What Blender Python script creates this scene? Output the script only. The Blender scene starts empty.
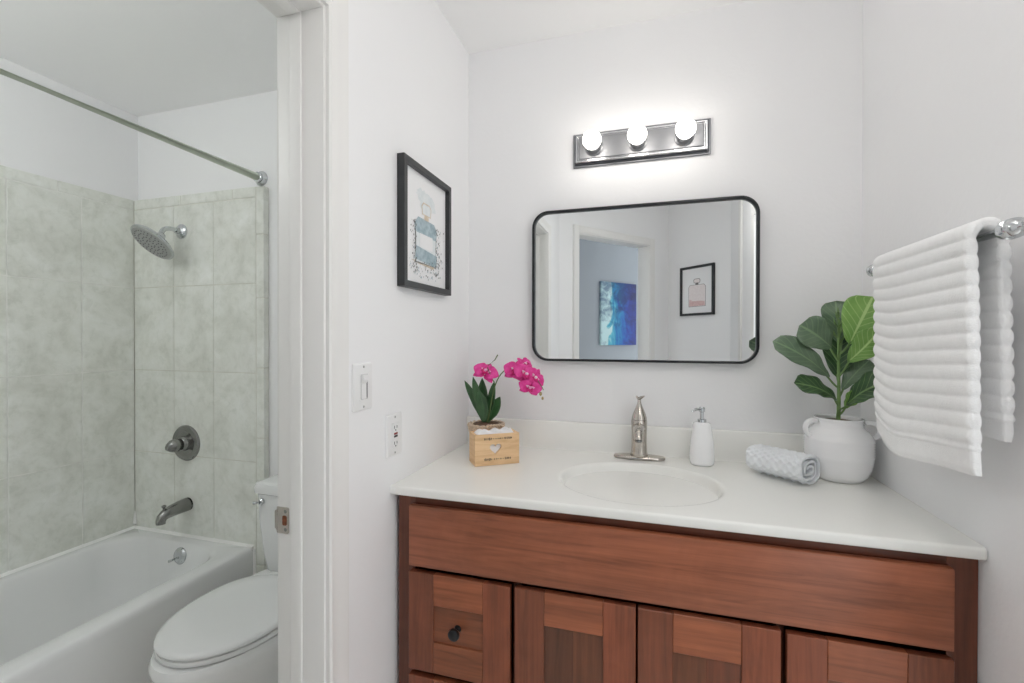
import bpy, bmesh, math, random
from math import sin, cos, pi, sqrt
from mathutils import Vector, Matrix
random.seed(7)
scene = bpy.context.scene
COL = scene.collection

# ------------------------------------------------------------------ camera
CAM = Vector((0.6703, -1.6522, 1.3023))
yaw, pitch, roll, F = 0.2912, -0.0065, 0.0015, 460.1
fwd = Vector((-sin(yaw)*cos(pitch), cos(yaw)*cos(pitch), sin(pitch)))
rt = Vector((cos(yaw), sin(yaw), 0)); up = rt.cross(fwd)
r_ = cos(roll)*rt + sin(roll)*up; u_ = -sin(roll)*rt + cos(roll)*up
cd = bpy.data.cameras.new('camera'); cam = bpy.data.objects.new('camera', cd); COL.objects.link(cam)
M = Matrix.Identity(4)
for i in range(3):
    M[i][0], M[i][1], M[i][2], M[i][3] = r_[i], u_[i], -fwd[i], CAM[i]
cam.matrix_world = M
cd.sensor_width = 36; cd.lens = F/1024*36; cd.clip_start = 0.02
scene.camera = cam

# ------------------------------------------------------------------ world and exposure
W_STR, EXPO = 1.85, 0.0
BULB, FILL_DOME, FILL_TUBDOME = 10.5, 9.0, 13.0
w = bpy.data.worlds.new('world'); scene.world = w; w.use_nodes = True
w.node_tree.nodes['Background'].inputs[0].default_value = (0.93, 0.97, 1.0, 1)
w.node_tree.nodes['Background'].inputs[1].default_value = W_STR
vs = scene.view_settings
vs.view_transform = 'Standard'; vs.look = 'None'; vs.gamma = 1; vs.use_curve_mapping = False
vs.exposure = EXPO
scene.cycles.max_bounces = 14; scene.cycles.diffuse_bounces = 10; scene.cycles.glossy_bounces = 6
scene.cycles.use_denoising = True
scene.cycles.sample_clamp_indirect = 6

# ------------------------------------------------------------------ materials
def lin(c):
    return tuple(((v/255)/12.92 if v/255 <= .04045 else (((v/255)+.055)/1.055)**2.4) for v in c) + (1,)
class NT:
    def __init__(s, name):
        s.m = bpy.data.materials.new(name); s.m.use_nodes = True
        s.n = s.m.node_tree.nodes; s.l = s.m.node_tree.links; s.b = s.n['Principled BSDF']
    def node(s, t, **kw):
        n = s.n.new(t)
        for k, v in kw.items():
            if k in n.inputs: n.inputs[k].default_value = v
            else: setattr(n, k, v)
        return n
    def link(s, a, ao, b, bi): s.l.new(a.outputs[ao], b.inputs[bi])
    def coord(s, scale=(1, 1, 1), out='Object', loc=(0, 0, 0)):
        t = s.node('ShaderNodeTexCoord'); mp = s.node('ShaderNodeMapping')
        mp.inputs['Scale'].default_value = scale; mp.inputs['Location'].default_value = loc
        s.link(t, out, mp, 'Vector'); return mp
    def noise(s, co, scale, detail=3, rough=.5, dist=0):
        n = s.node('ShaderNodeTexNoise'); n.inputs['Scale'].default_value = scale
        n.inputs['Detail'].default_value = detail; n.inputs['Roughness'].default_value = rough
        n.inputs['Distortion'].default_value = dist; s.link(co, 0, n, 'Vector'); return n
    def ramp(s, src, out, stops):
        r = s.node('ShaderNodeValToRGB'); e = r.color_ramp.elements
        while len(e) < len(stops): e.new(.5)
        for k, (p, c) in enumerate(stops):
            e[k].position = p; e[k].color = c if len(c) == 4 else tuple(c)+(1,)
        s.l.new(src.outputs[out], r.inputs[0]); return r
    def bump(s, src, out, strength, dist):
        b = s.node('ShaderNodeBump'); b.inputs['Strength'].default_value = strength
        b.inputs['Distance'].default_value = dist
        s.l.new(src.outputs[out], b.inputs['Height']); s.l.new(b.outputs[0], s.b.inputs['Normal']); return b
def plain(name, rgb, rough=.5, metal=0, bump=None, spec=None, var=.0, vscale=8):
    t = NT(name); c = lin(rgb)
    t.b.inputs['Base Color'].default_value = c; t.b.inputs['Roughness'].default_value = rough
    t.b.inputs['Metallic'].default_value = metal
    if spec is not None: t.b.inputs['Specular IOR Level'].default_value = spec
    co = t.coord()
    if var:
        n = t.noise(co, vscale, 4)
        d = tuple(v*(1-var) for v in c[:3])+(1,); e = tuple(min(1, v*(1+var)) for v in c[:3])+(1,)
        rp = t.ramp(n, 0, [(.3, d), (.7, e)]); t.link(rp, 0, t.b, 'Base Color')
    if bump:
        n = t.noise(co, bump[0], 4); t.bump(n, 0, bump[1], bump[2])
    return t.m
WALLC = (242, 242, 243)
m_wall = plain('wall_paint', WALLC, .55, bump=(75, .16, .003), spec=.3)
m_ceil = plain('ceiling_paint', (247, 247, 247), .7, bump=(60, .12, .003), spec=.2)
m_trim = plain('trim_gloss_paint', (236, 235, 233), .42, bump=(25, .04, .002))
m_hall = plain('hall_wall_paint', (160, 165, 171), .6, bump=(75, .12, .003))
m_floor = plain('floor_vinyl', (236, 233, 228), .45, var=.08, vscale=5)
m_porc = plain('white_porcelain', (233, 234, 234), .10, var=.01, vscale=3)
m_tub = plain('tub_enamel', (232, 233, 233), .16, var=.01, vscale=3)
m_caulk = plain('white_caulk', (246, 246, 245), .5, var=.01)
m_groutb = plain('beige_grout', (216, 216, 207), .8, var=.12, vscale=14)
m_marble = plain('cultured_marble', (243, 243, 239), .2, var=.012, vscale=5)
m_chrome = plain('chrome', (205, 208, 210), .09, 1, var=.04, vscale=20)
m_nickel = plain('dark_brushed_nickel', (146, 146, 144), .19, 1, var=.06, vscale=30)
m_steel = plain('brushed_nickel', (196, 190, 182), .2, 1, var=.05, vscale=40)
m_rod = plain('rod_satin_metal', (212, 218, 206), .5, 1, var=.04, vscale=20)
m_fixt = plain('fixture_pewter', (150, 151, 154), .45, 1, var=.05, vscale=18)
m_fixe = plain('fixture_groove_shade', (104, 105, 109), .3, 1, var=.05, vscale=18)  # darker pewter: shade of the groove put into the metal colour
m_fixb = plain('fixture_ridge_highlight', (206, 207, 210), .25, 1, var=.04, vscale=18)  # brighter pewter: highlight on the ridge put into the metal colour
m_black = plain('black_frame_lacquer', (44, 46, 48), .38, var=.08, vscale=30)
m_blackm = plain('black_metal', (46, 48, 50), .3, .6, var=.08, vscale=30)
m_white = plain('white_plastic', (236, 236, 236), .3, var=.01)
m_offw = plain('white_ceramic', (247, 247, 248), .14, var=.012, vscale=6)
m_dark = plain('dark_slot', (30, 28, 28), .6, var=.1)
m_red = plain('red_button', (150, 60, 60), .5, var=.1)
m_towel = plain('white_terry', (246, 246, 246), .95, bump=(420, .5, .003), spec=.1, var=.02, vscale=60)
m_roll = plain('white_waffle_cloth', (234, 237, 240), .9, bump=(300, .4, .002), spec=.1, var=.03, vscale=60)
m_paper = plain('white_paper', (240, 240, 241), .7, var=.01)
m_soil = plain('potting_soil', (104, 80, 62), .9, bump=(120, .8, .006), var=.4, vscale=90)
m_rope = plain('raffia_rope', (212, 192, 170), .85, bump=(260, .6, .003), var=.22, vscale=140)
m_stem = plain('green_stem', (112, 142, 84), .5, var=.15, vscale=30)
m_ostem = plain('orchid_stem', (92, 112, 66), .5, var=.2, vscale=40)
m_pine = None
m_mirror = plain('mirror_silver', (236, 239, 239), .0, 1)
m_brown = plain('raw_wood_hole', (122, 72, 46), .8, var=.3, vscale=200)

def emit(name, rgb, strength):
    t = NT(name); t.b.inputs['Base Color'].default_value = (.9, .9, .9, 1)
    t.b.inputs['Emission Color'].default_value = lin(rgb); t.b.inputs['Emission Strength'].default_value = strength
    return t.m
m_bulb = emit('lit_bulb_glass', (255, 249, 240), BULB)
m_fill = emit('added_dome_glow', (255, 251, 246), FILL_DOME)  # glow of the ceiling light added over the vanity room
m_tubfill = emit('added_tub_dome_glow', (249, 252, 250), FILL_TUBDOME)  # glow of the ceiling light added over the tub room

def wood(name, tone, axis, seed=0, knot=.0):
    """stained alder; axis = grain direction 'x' or 'z'"""
    t = NT(name)
    sc = (1.6, 14, 22) if axis == 'x' else (22, 14, 1.6)
    co = t.coord(sc, loc=(seed*3.1, seed*1.7, seed*2.3))
    n1 = t.noise(co, 1.6, 6, .62, 1.1)
    dk = lin(tuple(v*.80 for v in tone)); md = lin(tone); lt = lin(tuple(min(255, v*1.12) for v in tone))
    r1 = t.ramp(n1, 0, [(.26, dk), (.5, md), (.78, lt)])
    sc2 = (5, 60, 150) if axis == 'x' else (150, 60, 5)
    co2 = t.coord(sc2, loc=(seed, seed, seed)); n2 = t.noise(co2, 1.0, 3, .6)
    r2 = t.ramp(n2, 0, [(.3, (.80, .78, .76)), (.62, (1.05, 1.04, 1.03))])
    co3 = t.coord((1, 1, 1), loc=(seed, 0, seed*.7)); n3 = t.noise(co3, 7, 3, .6, .8)
    r3 = t.ramp(n3, 0, [(.33, (.82, .79, .77)), (.6, (1.05, 1.04, 1.03))])
    mx = t.node('ShaderNodeMix', data_type='RGBA', blend_type='MULTIPLY'); mx.inputs[0].default_value = .8
    t.l.new(r1.outputs[0], mx.inputs[6]); t.l.new(r2.outputs[0], mx.inputs[7])
    mx2 = t.node('ShaderNodeMix', data_type='RGBA', blend_type='MULTIPLY'); mx2.inputs[0].default_value = .7
    t.l.new(mx.outputs[2], mx2.inputs[6]); t.l.new(r3.outputs[0], mx2.inputs[7])
    t.l.new(mx2.outputs[2], t.b.inputs['Base Color'])
    t.b.inputs['Roughness'].default_value = .36
    t.bump(n2, 0, .12, .001)
    return t.m
TONE = (140, 84, 62)
wd_frame = wood('stained_alder_frame', (109, 61, 42), 'z', 1)
wd_frameh = wood('stained_alder_frame_cross_grain', (107, 59, 40), 'x', 2)
wd_panel = wood('stained_alder_panel', (156, 93, 65), 'x', 3)
wd_sA = wood('stained_alder_stile', (127, 73, 51), 'z', 4)
wd_sB = wood('stained_alder_stile_reddish', (140, 78, 53), 'z', 5)
wd_rA = wood('stained_alder_rail', (158, 93, 63), 'x', 6)
wd_rB = wood('stained_alder_rail_brown', (138, 81, 54), 'x', 7)
wd_pA = wood('stained_alder_plank_dark', (100, 62, 44), 'z', 8)
wd_pB = wood('stained_alder_plank', (120, 73, 50), 'z', 9)
def pine(name):
    t = NT(name); co = t.coord((6, 6, 60)); n = t.noise(co, 1.5, 5, .6, .6)
    r = t.ramp(n, 0, [(.3, lin((214, 174, 128))), (.6, lin((236, 200, 156))), (.8, lin((240, 210, 168)))])
    t.link(r, 0, t.b, 'Base Color'); t.b.inputs['Roughness'].default_value = .6
    t.bump(n, 0, .1, .001); return t.m
m_pine = pine('pale_pine')
def tilemat(name):
    t = NT(name); co = t.coord((1, 1, 1)); n = t.noise(co, 5.5, 8, .62, .5); n2 = t.noise(co, 26, 5, .65, .4)
    r = t.ramp(n, 0, [(.28, lin((212, 214, 206))), (.5, lin((230, 232, 226))), (.72, lin((241, 243, 240)))])
    r2 = t.ramp(n2, 0, [(.30, (.84, .85, .82)), (.5, (.98, .98, .97)), (.75, (1.04, 1.04, 1.04))])
    mx = t.node('ShaderNodeMix', data_type='RGBA', blend_type='MULTIPLY'); mx.inputs[0].default_value = .8
    t.l.new(r.outputs[0], mx.inputs[6]); t.l.new(r2.outputs[0], mx.inputs[7])
    t.l.new(mx.outputs[2], t.b.inputs['Base Color'])
    t.b.inputs['Roughness'].default_value = .42; t.bump(n2, 0, .05, .002); return t.m
m_tile = tilemat('travertine_look_tile')
m_grout = plain('pale_grout', (232, 233, 228), .8, var=.12, vscale=14)
def leafmat(name, dark, mid, vein, gloss=.35):
    t = NT(name)
    uv = t.node('ShaderNodeUVMap'); sp = t.node('ShaderNodeSeparateXYZ'); t.l.new(uv.outputs[0], sp.inputs[0])
    def mth(op, a, b=None):
        n = t.node('ShaderNodeMath', operation=op)
        for k, v in enumerate((a, b)):
            if v is None: continue
            if isinstance(v, (int, float)): n.inputs[k].default_value = v
            else: t.l.new(v, n.inputs[k])
        return n.outputs[0]
    v = mth('ABSOLUTE', mth('SUBTRACT', sp.outputs[1], .5))
    f = mth('FRACT', mth('SUBTRACT', mth('MULTIPLY', sp.outputs[0], 7), mth('MULTIPLY', v, 4.5)))
    side = mth('LESS_THAN', mth('ABSOLUTE', mth('SUBTRACT', f, .5)), .07)
    midr = mth('LESS_THAN', v, .035)
    vm = mth('MAXIMUM', mth('MULTIPLY', side, .55), midr)
    co = t.coord(); n = t.noise(co, 18, 4)
    r = t.ramp(n, 0, [(.3, lin(dark)), (.7, lin(mid))])
    mx = t.node('ShaderNodeMix', data_type='RGBA'); t.l.new(vm, mx.inputs[0])
    t.l.new(r.outputs[0], mx.inputs[6]); mx.inputs[7].default_value = lin(vein)
    t.l.new(mx.outputs[2], t.b.inputs['Base Color']); t.b.inputs['Roughness'].default_value = gloss
    return t.m
lf_dark = leafmat('fig_leaf_dark', (46, 74, 46), (66, 98, 60), (120, 150, 96), .32)
lf_mid = leafmat('fig_leaf_grey_green', (84, 108, 84), (108, 130, 104), (126, 152, 116), .3)
lf_backlit = leafmat('fig_leaf_backlit', (112, 158, 74), (138, 180, 96), (184, 212, 140), .4)  # paler green puts light from behind the leaf into its colour
lf_orch = leafmat('orchid_leaf', (46, 82, 50), (74, 112, 70), (66, 104, 64), .3)
def petal(name, a, b):
    t = NT(name); co = t.coord(); n = t.noise(co, 60, 4)
    r = t.ramp(n, 0, [(.35, lin(a)), (.7, lin(b))]); t.link(r, 0, t.b, 'Base Color')
    t.b.inputs['Roughness'].default_value = .55; return t.m
m_pink = petal('magenta_petal', (222, 40, 140), (236, 84, 170))
m_pinkd = petal('deep_magenta_petal', (190, 14, 104), (220, 40, 130))
m_pinkw = petal('petal_throat', (240, 160, 208), (255, 240, 248))
m_bud = petal('green_bud', (150, 150, 90), (190, 150, 120))

# ------------------------------------------------------------------ mesh helpers
def B(): return bmesh.new()
def box(bm, lo, hi, bev=0, seg=2, mi=0, M=None):
    lo = Vector(lo); hi = Vector(hi)
    r = bmesh.ops.create_cube(bm, size=1); vs_ = r['verts']
    c = (lo+hi)/2; s = hi-lo
    for v in vs_: v.co = Vector((v.co.x*s.x, v.co.y*s.y, v.co.z*s.z))+c
    fs = set(f for v in vs_ for f in v.link_faces)
    if bev > 0:
        es = list(set(e for v in vs_ for e in v.link_edges))
        rr = bmesh.ops.bevel(bm, geom=es, offset=min(bev, min(s)*.45), segments=seg, affect='EDGES', profile=.5)
        fs = set(f for f in rr['faces']) | set(f for f in fs if f.is_valid)
        vv = set(v for f in fs for v in f.verts)
        fs = set(f for v in vv for f in v.link_faces)
    vv = set(v for f in fs for v in f.verts)
    for f in fs: f.material_index = mi
    if M is not None:
        for v in vv: v.co = M @ v.co
    return bm
def loft(bm, loops, cap0=True, cap1=True, mi=0, close=True):
    rows = [[bm.verts.new(p) for p in L] for L in loops]
    n = len(rows[0])
    for a, b in zip(rows, rows[1:]):
        for i in range(n if close else n-1):
            f = bm.faces.new((a[i], a[(i+1) % n], b[(i+1) % n], b[i])); f.material_index = mi; f.smooth = True
    if cap0: f = bm.faces.new(list(reversed(rows[0]))); f.material_index = mi
    if cap1: f = bm.faces.new(rows[-1]); f.material_index = mi
    return rows
def frame_of(d):
    d = Vector(d).normalized(); a = Vector((0, 0, 1)) if abs(d.z) < .9 else Vector((0, 1, 0))
    x = d.cross(a).normalized(); y = x.cross(d).normalized(); return x, y, d
def lathe(bm, prof, c=(0, 0, 0), axis=(0, 0, 1), n=36, mi=0, sx=1, sy=1, cap0=True, cap1=True):
    x, y, d = frame_of(axis); c = Vector(c)
    loft(bm, [[c+d*h+x*(r*sx*cos(2*pi*i/n))+y*(r*sy*sin(2*pi*i/n)) for i in range(n)] for r, h in prof], cap0, cap1, mi)
def tube(bm, pts, rad, n=12, mi=0, flat=None):
    pts = [Vector(p) for p in pts]; R = rad if isinstance(rad, (list, tuple)) else [rad]*len(pts)
    loops = []; prev = None
    for i, p in enumerate(pts):
        d = (pts[min(i+1, len(pts)-1)]-pts[max(i-1, 0)]).normalized()
        if prev is None: x, y, _ = frame_of(d)
        else:
            x = (prev-d*prev.dot(d)).normalized(); y = d.cross(x)
        prev = x
        loops.append([p+(x*cos(2*pi*k/n)+y*sin(2*pi*k/n)*(flat or 1))*R[i] for k in range(n)])
    loft(bm, loops, True, True, mi)
def bez(p, n=12):
    p = [Vector(q) for q in p]; out = []
    for i in range(n+1):
        t = i/n; q = list(p)
        while len(q) > 1: q = [q[k]*(1-t)+q[k+1]*t for k in range(len(q)-1)]
        out.append(q[0])
    return out
def rrect(x0, x1, y0, y1, r, n=8):
    out = []
    for cx, cy, a0 in ((x1-r, y1-r, 0), (x0+r, y1-r, 90), (x0+r, y0+r, 180), (x1-r, y0+r, 270)):
        for k in range(n+1):
            a = math.radians(a0+90*k/n); out.append((cx+r*cos(a), cy+r*sin(a)))
    return out
def prism(bm, poly, off, mi=0):
    a = [bm.verts.new(p) for p in poly]; b = [bm.verts.new(Vector(p)+Vector(off)) for p in poly]
    n = len(a); fs = [bm.faces.new(list(reversed(a))), bm.faces.new(b)]
    for i in range(n): fs.append(bm.faces.new((a[i], a[(i+1) % n], b[(i+1) % n], b[i])))
    for f in fs: f.material_index = mi
def sphere(bm, c, r, sc=(1, 1, 1), u=24, v=16, mi=0):
    rr = bmesh.ops.create_uvsphere(bm, u_segments=u, v_segments=v, radius=r)
    for x in rr['verts']: x.co = Vector((x.co.x*sc[0], x.co.y*sc[1], x.co.z*sc[2]))+Vector(c)
    for f in set(f for x in rr['verts'] for f in x.link_faces): f.material_index = mi; f.smooth = True

ORG = {}
def obj(name, bm, mats, parent=None, org=None, smooth=True, angle=40):
    me = bpy.data.meshes.new(name); bmesh.ops.recalc_face_normals(bm, faces=bm.faces[:]); bm.to_mesh(me); bm.free()
    for m in (mats if isinstance(mats, (list, tuple)) else [mats]): me.materials.append(m)
    o = bpy.data.objects.new(name, me); COL.objects.link(o)
    if parent is not None:
        L = ORG[parent.name]; o.parent = parent; ORG[o.name] = L
    else:
        if org is None:
            xs = [v.co for v in me.vertices]
            org = ((min(v.x for v in xs)+max(v.x for v in xs))/2, (min(v.y for v in xs)+max(v.y for v in xs))/2, min(v.z for v in xs))
        L = Vector(org); o.location = L; ORG[o.name] = L
    me.transform(Matrix.Translation(-L))
    if smooth:
        me.shade_smooth(); me.set_sharp_from_angle(angle=math.radians(angle))
    return o
def thing(name, label, cat, loc, group=None):
    o = bpy.data.objects.new(name, None); COL.objects.link(o); o.location = loc; ORG[o.name] = Vector(loc)
    o.empty_display_size = .05
    return tag(o, label, cat, group)
def tag(o, label, cat, group=None):
    o['label'] = label; o['category'] = cat
    if group: o['group'] = group
    return o
def struct(name, bm, m, label=None, parent=None, smooth=True):
    o = obj(name, bm, m, parent, org=(0, 0, 0) if parent is None else None, smooth=smooth)
    if parent is None: o['kind'] = 'structure'
    if label: o['label'] = label
    return o

# ------------------------------------------------------------------ room shell
W, H = 1.288, 2.395
D0 = Vector((0, -1.89, 0)); U = Vector((.631, -.776, 0)).normalized(); NU = Vector((.776, .631, 0)).normalized()
F0 = Vector((.937, -2.804, 0)); V = Vector((.676, .737, 0)).normalized(); NV = Vector((-V.y, V.x, 0))
den = U.x*V.y-U.y*V.x; dd = F0-D0
SK = (dd.x*V.y-dd.y*V.x)/den; K = D0+U*SK          # corner of the two far walls
def frm(o, a, nrm):
    m = Matrix.Identity(4)
    for i in range(3): m[i][0], m[i][1], m[i][2], m[i][3] = a[i], nrm[i], (0, 0, 1)[i], o[i]
    return m
MD = frm(D0, U, NU)      # local: x along the far door wall, y out of it toward the vanity
MF = frm(K, V, NV)

bm = B(); box(bm, (-2.6, -5.6, -.08), (3.4, .1, 0)); struct('floor', bm, m_floor, smooth=False)
H2 = 2.78
bm = B(); box(bm, (-1.86, -1.62, H), (1.39, .1, H+.08)); box(bm, (-1.86, -1.66, H), (-.06, -1.62, H+.08)); box(bm, (-.06, -1.66, H), (1.39, -1.62, H2)); box(bm, (-2.4, -5.2, H2), (3.3, -1.62, H2+.08))
struct('ceiling', bm, m_ceil, smooth=False)
bm = B(); box(bm, (-1.86, 0, 0), (1.388, .1, H)); struct('wall_back', bm, m_wall, smooth=False)
RY0, RY1, RZ = -.80, -1.50, 2.06      # doorway added out of view beside the camera to let daylight in
bm = B(); box(bm, (W, RY0, 0), (W+.1, 0, H)); box(bm, (W, RY1, RZ), (W+.1, RY0, H)); box(bm, (W, -2.5, 0), (W+.1, RY1, H2)); struct('wall_right', bm, m_wall, smooth=False)
OY0, OY1, OZ = -.825, -1.435, 2.008
bm = B()
box(bm, (-.115, OY0+.018, 0), (0, 0, H)); box(bm, (-.115, OY1-.018, OZ+.018), (0, OY0+.018, H)); box(bm, (-.115, -1.62, 0), (0, OY1-.018, H)); box(bm, (-.115, -1.89, 0), (0, -1.62, H2))
struct('wall_left', bm, m_wall, smooth=False)
bm = B(); box(bm, (-1.855, -1.66, 0), (-1.755, 0, H)); struct('wall_tub_side', bm, m_wall, smooth=False)
bm = B(); box(bm, (-1.755, -1.66, 0), (-.12, -1.56, H)); struct('wall_tub_end', bm, m_wall, smooth=False)
# far angled walls seen in the mirror
S0, S1, HZ = .185, 1.06, 2.15
bm = B(); box(bm, (0, -.12, 0), (S0, 0, H2), M=MD); box(bm, (S1, -.12, 0), (SK+.1, 0, H2), M=MD); box(bm, (S0, -.12, HZ), (S1, 0, H2), M=MD)
struct('wall_far', bm, m_wall, smooth=False)
LF = (W-K.x)/V.x
bm = B(); box(bm, (0, -.12, 0), (LF+.05, 0, H2), M=MF); struct('wall_far_right', bm, m_wall, smooth=False)
MH = frm(Vector((.32, -3.66, 0)), U, NU)
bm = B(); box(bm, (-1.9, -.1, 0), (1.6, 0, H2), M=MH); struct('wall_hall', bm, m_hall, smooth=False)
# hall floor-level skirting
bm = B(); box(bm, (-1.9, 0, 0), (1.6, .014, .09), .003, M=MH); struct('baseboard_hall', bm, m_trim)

def casing(bm, p, run, wid, out, length):
    """moulded casing board: p start, run unit dir of length, wid dir across (from opening outward), out dir off the wall"""
    p, run, wid, out = map(Vector, (p, run, wid, out))
    prof = [(0, 0), (0, .011), (.006, .014), (.012, .0125), (.03, .014), (.05, .0175), (.058, .0175), (.062, .012), (.062, 0)]
    loft(bm, [[p+run*s+wid*a+out*b for a, b in prof] for s in (0, length)])
# tub-room doorway: jambs, stops, casings
bm = B()
box(bm, (-.117, OY0, 0), (.002, OY0+.018, OZ+.018), .002); box(bm, (-.117, OY1-.018, 0), (.002, OY1, OZ+.018), .002)
box(bm, (-.117, OY1, OZ), (.002, OY0, OZ+.018), .002)
struct('trim_1', bm, m_trim, 'white painted door jamb of the tub room doorway')
bm = B()
box(bm, (-.083, OY0-.006, 0), (-.052, OY0, OZ), .003, 3); box(bm, (-.083, OY1, 0), (-.052, OY1+.006, OZ), .003, 3)
box(bm, (-.083, OY1+.006, OZ-.006), (-.052, OY0-.006, OZ), .003, 3)
struct('trim_2', bm, m_trim, 'white door stop strip inside the tub room doorway')
for k, (x, out) in enumerate(((0, (1, 0, 0)), (-.115, (-1, 0, 0)))):
    bm = B()
    casing(bm, (x, OY0+.006, 0), (0, 0, 1), (0, 1, 0), out, OZ+.068)
    casing(bm, (x, OY1-.006, 0), (0, 0, 1), (0, -1, 0), out, OZ+.068)
    casing(bm, (x, OY1-.006, OZ+.006), (0, 1, 0), (0, 0, 1), out, OY0-OY1+.012)
    struct('trim_%d' % (3+k), bm, m_trim, ('white moulded casing round the tub room doorway on the vanity side', 'white casing round the tub room doorway on the tub side')[k])
# far doorway trim
bm = B()
box(bm, (S0, -.122, 0), (S0+.018, .002, HZ), .002, M=MD); box(bm, (S1-.018, -.122, 0), (S1, .002, HZ), .002, M=MD); box(bm, (S0, -.122, HZ-.018), (S1, .002, HZ), .002, M=MD)
struct('trim_5', bm, m_trim, 'white jamb of the far doorway seen in the mirror')
bm = B(); uu, nn = U, NU
P0 = D0+U*(S0+.012); P1 = D0+U*(S1-.012)
casing(bm, P0, (0, 0, 1), -U, NU, HZ+.05); casing(bm, P1, (0, 0, 1), U, NU, HZ+.05)
casing(bm, P0+Vector((0, 0, HZ-.012)), U, (0, 0, 1), NU, S1-S0-.024)
struct('trim_6', bm, m_trim, 'white casing of the far doorway seen in the mirror')
# skirting in the vanity room
bm = B(); box(bm, (0, -.75, 0), (.013, -.56, .09), .003); struct('baseboard_left', bm, m_trim)
bm = B(); box(bm, (W-.013, RY0, 0), (W, -.56, .09), .003); struct('baseboard_right', bm, m_trim)
bm = B(); box(bm, (0, 0, 0), (LF, .013, .09), .003, M=MF); struct('baseboard_far', bm, m_trim)
bm = B(); casing(bm, (W, RY0-.004, 0), (0, 0, 1), (0, 1, 0), (-1, 0, 0), RZ+.06); casing(bm, (W, RY1+.004, 0), (0, 0, 1), (0, -1, 0), (-1, 0, 0), RZ+.06); casing(bm, (W, RY1-.06, RZ-.004), (0, 1, 0), (0, 0, 1), (-1, 0, 0), RY0-RY1+.12)
struct('trim_8', bm, m_trim, 'white casing round the right wall doorway added to let daylight in')
# casing of another opening on the right wall, seen at the mirror's right edge
bm = B(); casing(bm, (W, -1.93, 0), (0, 0, 1), (0, -1, 0), (-1, 0, 0), H2-.3)
struct('trim_7', bm, m_trim, 'white upright casing on the right wall near the far corner')

# ------------------------------------------------------------------ tub tiles
TOPZ, ROWS = 1.972, [.30, .752, 1.147, 1.545, 1.924]
TX, TY = -1.74, -.03
def tiles_back():
    bm = B(); g = .0022
    box(bm, (-1.755, TY+.0022, .3), (-.956, 0, TOPZ-.002), mi=1)
    xs = [TX, -1.482, -1.24, -.997]
    for z0, z1 in zip(ROWS, ROWS[1:]):
        for x0, x1 in zip(xs, xs[1:]): box(bm, (x0+g, TY, z0+g), (x1-g, -.005, z1-g), .001, 1)
    for z0, z1 in zip([.30, .55, .86, 1.17, 1.48, 1.76], [.55, .86, 1.17, 1.48, 1.76, TOPZ]): box(bm, (-.997+g, TY, z0+g), (-.953, -.003, z1-g), .003, 2)
    for x0, x1 in ((TX, -1.44), (-1.44, -1.13), (-1.13, -.997)): box(bm, (x0+g, TY, 1.924+g), (x1-g, -.003, TOPZ), .003, 2)
    # trim strip continues down behind the toilet
    box(bm, (-1.012, TY, 0), (-.953, -.003, .30-g), .003, 2)
    return bm
back_tiles = obj('tile_surround', tiles_back(), [m_tile, m_groutb], smooth=False)
back_tiles['kind'] = 'structure'
tag(back_tiles, 'beige travertine look tiles on the wall behind the shower head', 'wall tiles')
def tiles_left():
    bm = B(); g = .0022
    box(bm, (-1.755, -1.56, .3), (TX-.0022, TY, TOPZ-.002), mi=1)
    ys = [TY, -.246, -.494, -.742, -.99, -1.238, -1.486, -1.56]
    for z0, z1 in zip(ROWS, ROWS[1:]):
        for y0, y1 in zip(ys, ys[1:]): box(bm, (-1.75, y1+g, z0+g), (TX, y0-g, z1-g), .001, 1)
    yy = [TY, -.33, -.64, -.95, -1.26, -1.56]
    for y0, y1 in zip(yy, yy[1:]): box(bm, (-1.752, y1+g, 1.924+g), (TX, y0-g, TOPZ), .003, 2)
    return bm
lt = obj('tile_surround', tiles_left(), [m_tile, m_grout], smooth=False); lt['kind'] = 'structure'
tag(lt, 'beige travertine look tiles on the long wall beside the bathtub', 'wall tiles')

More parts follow.
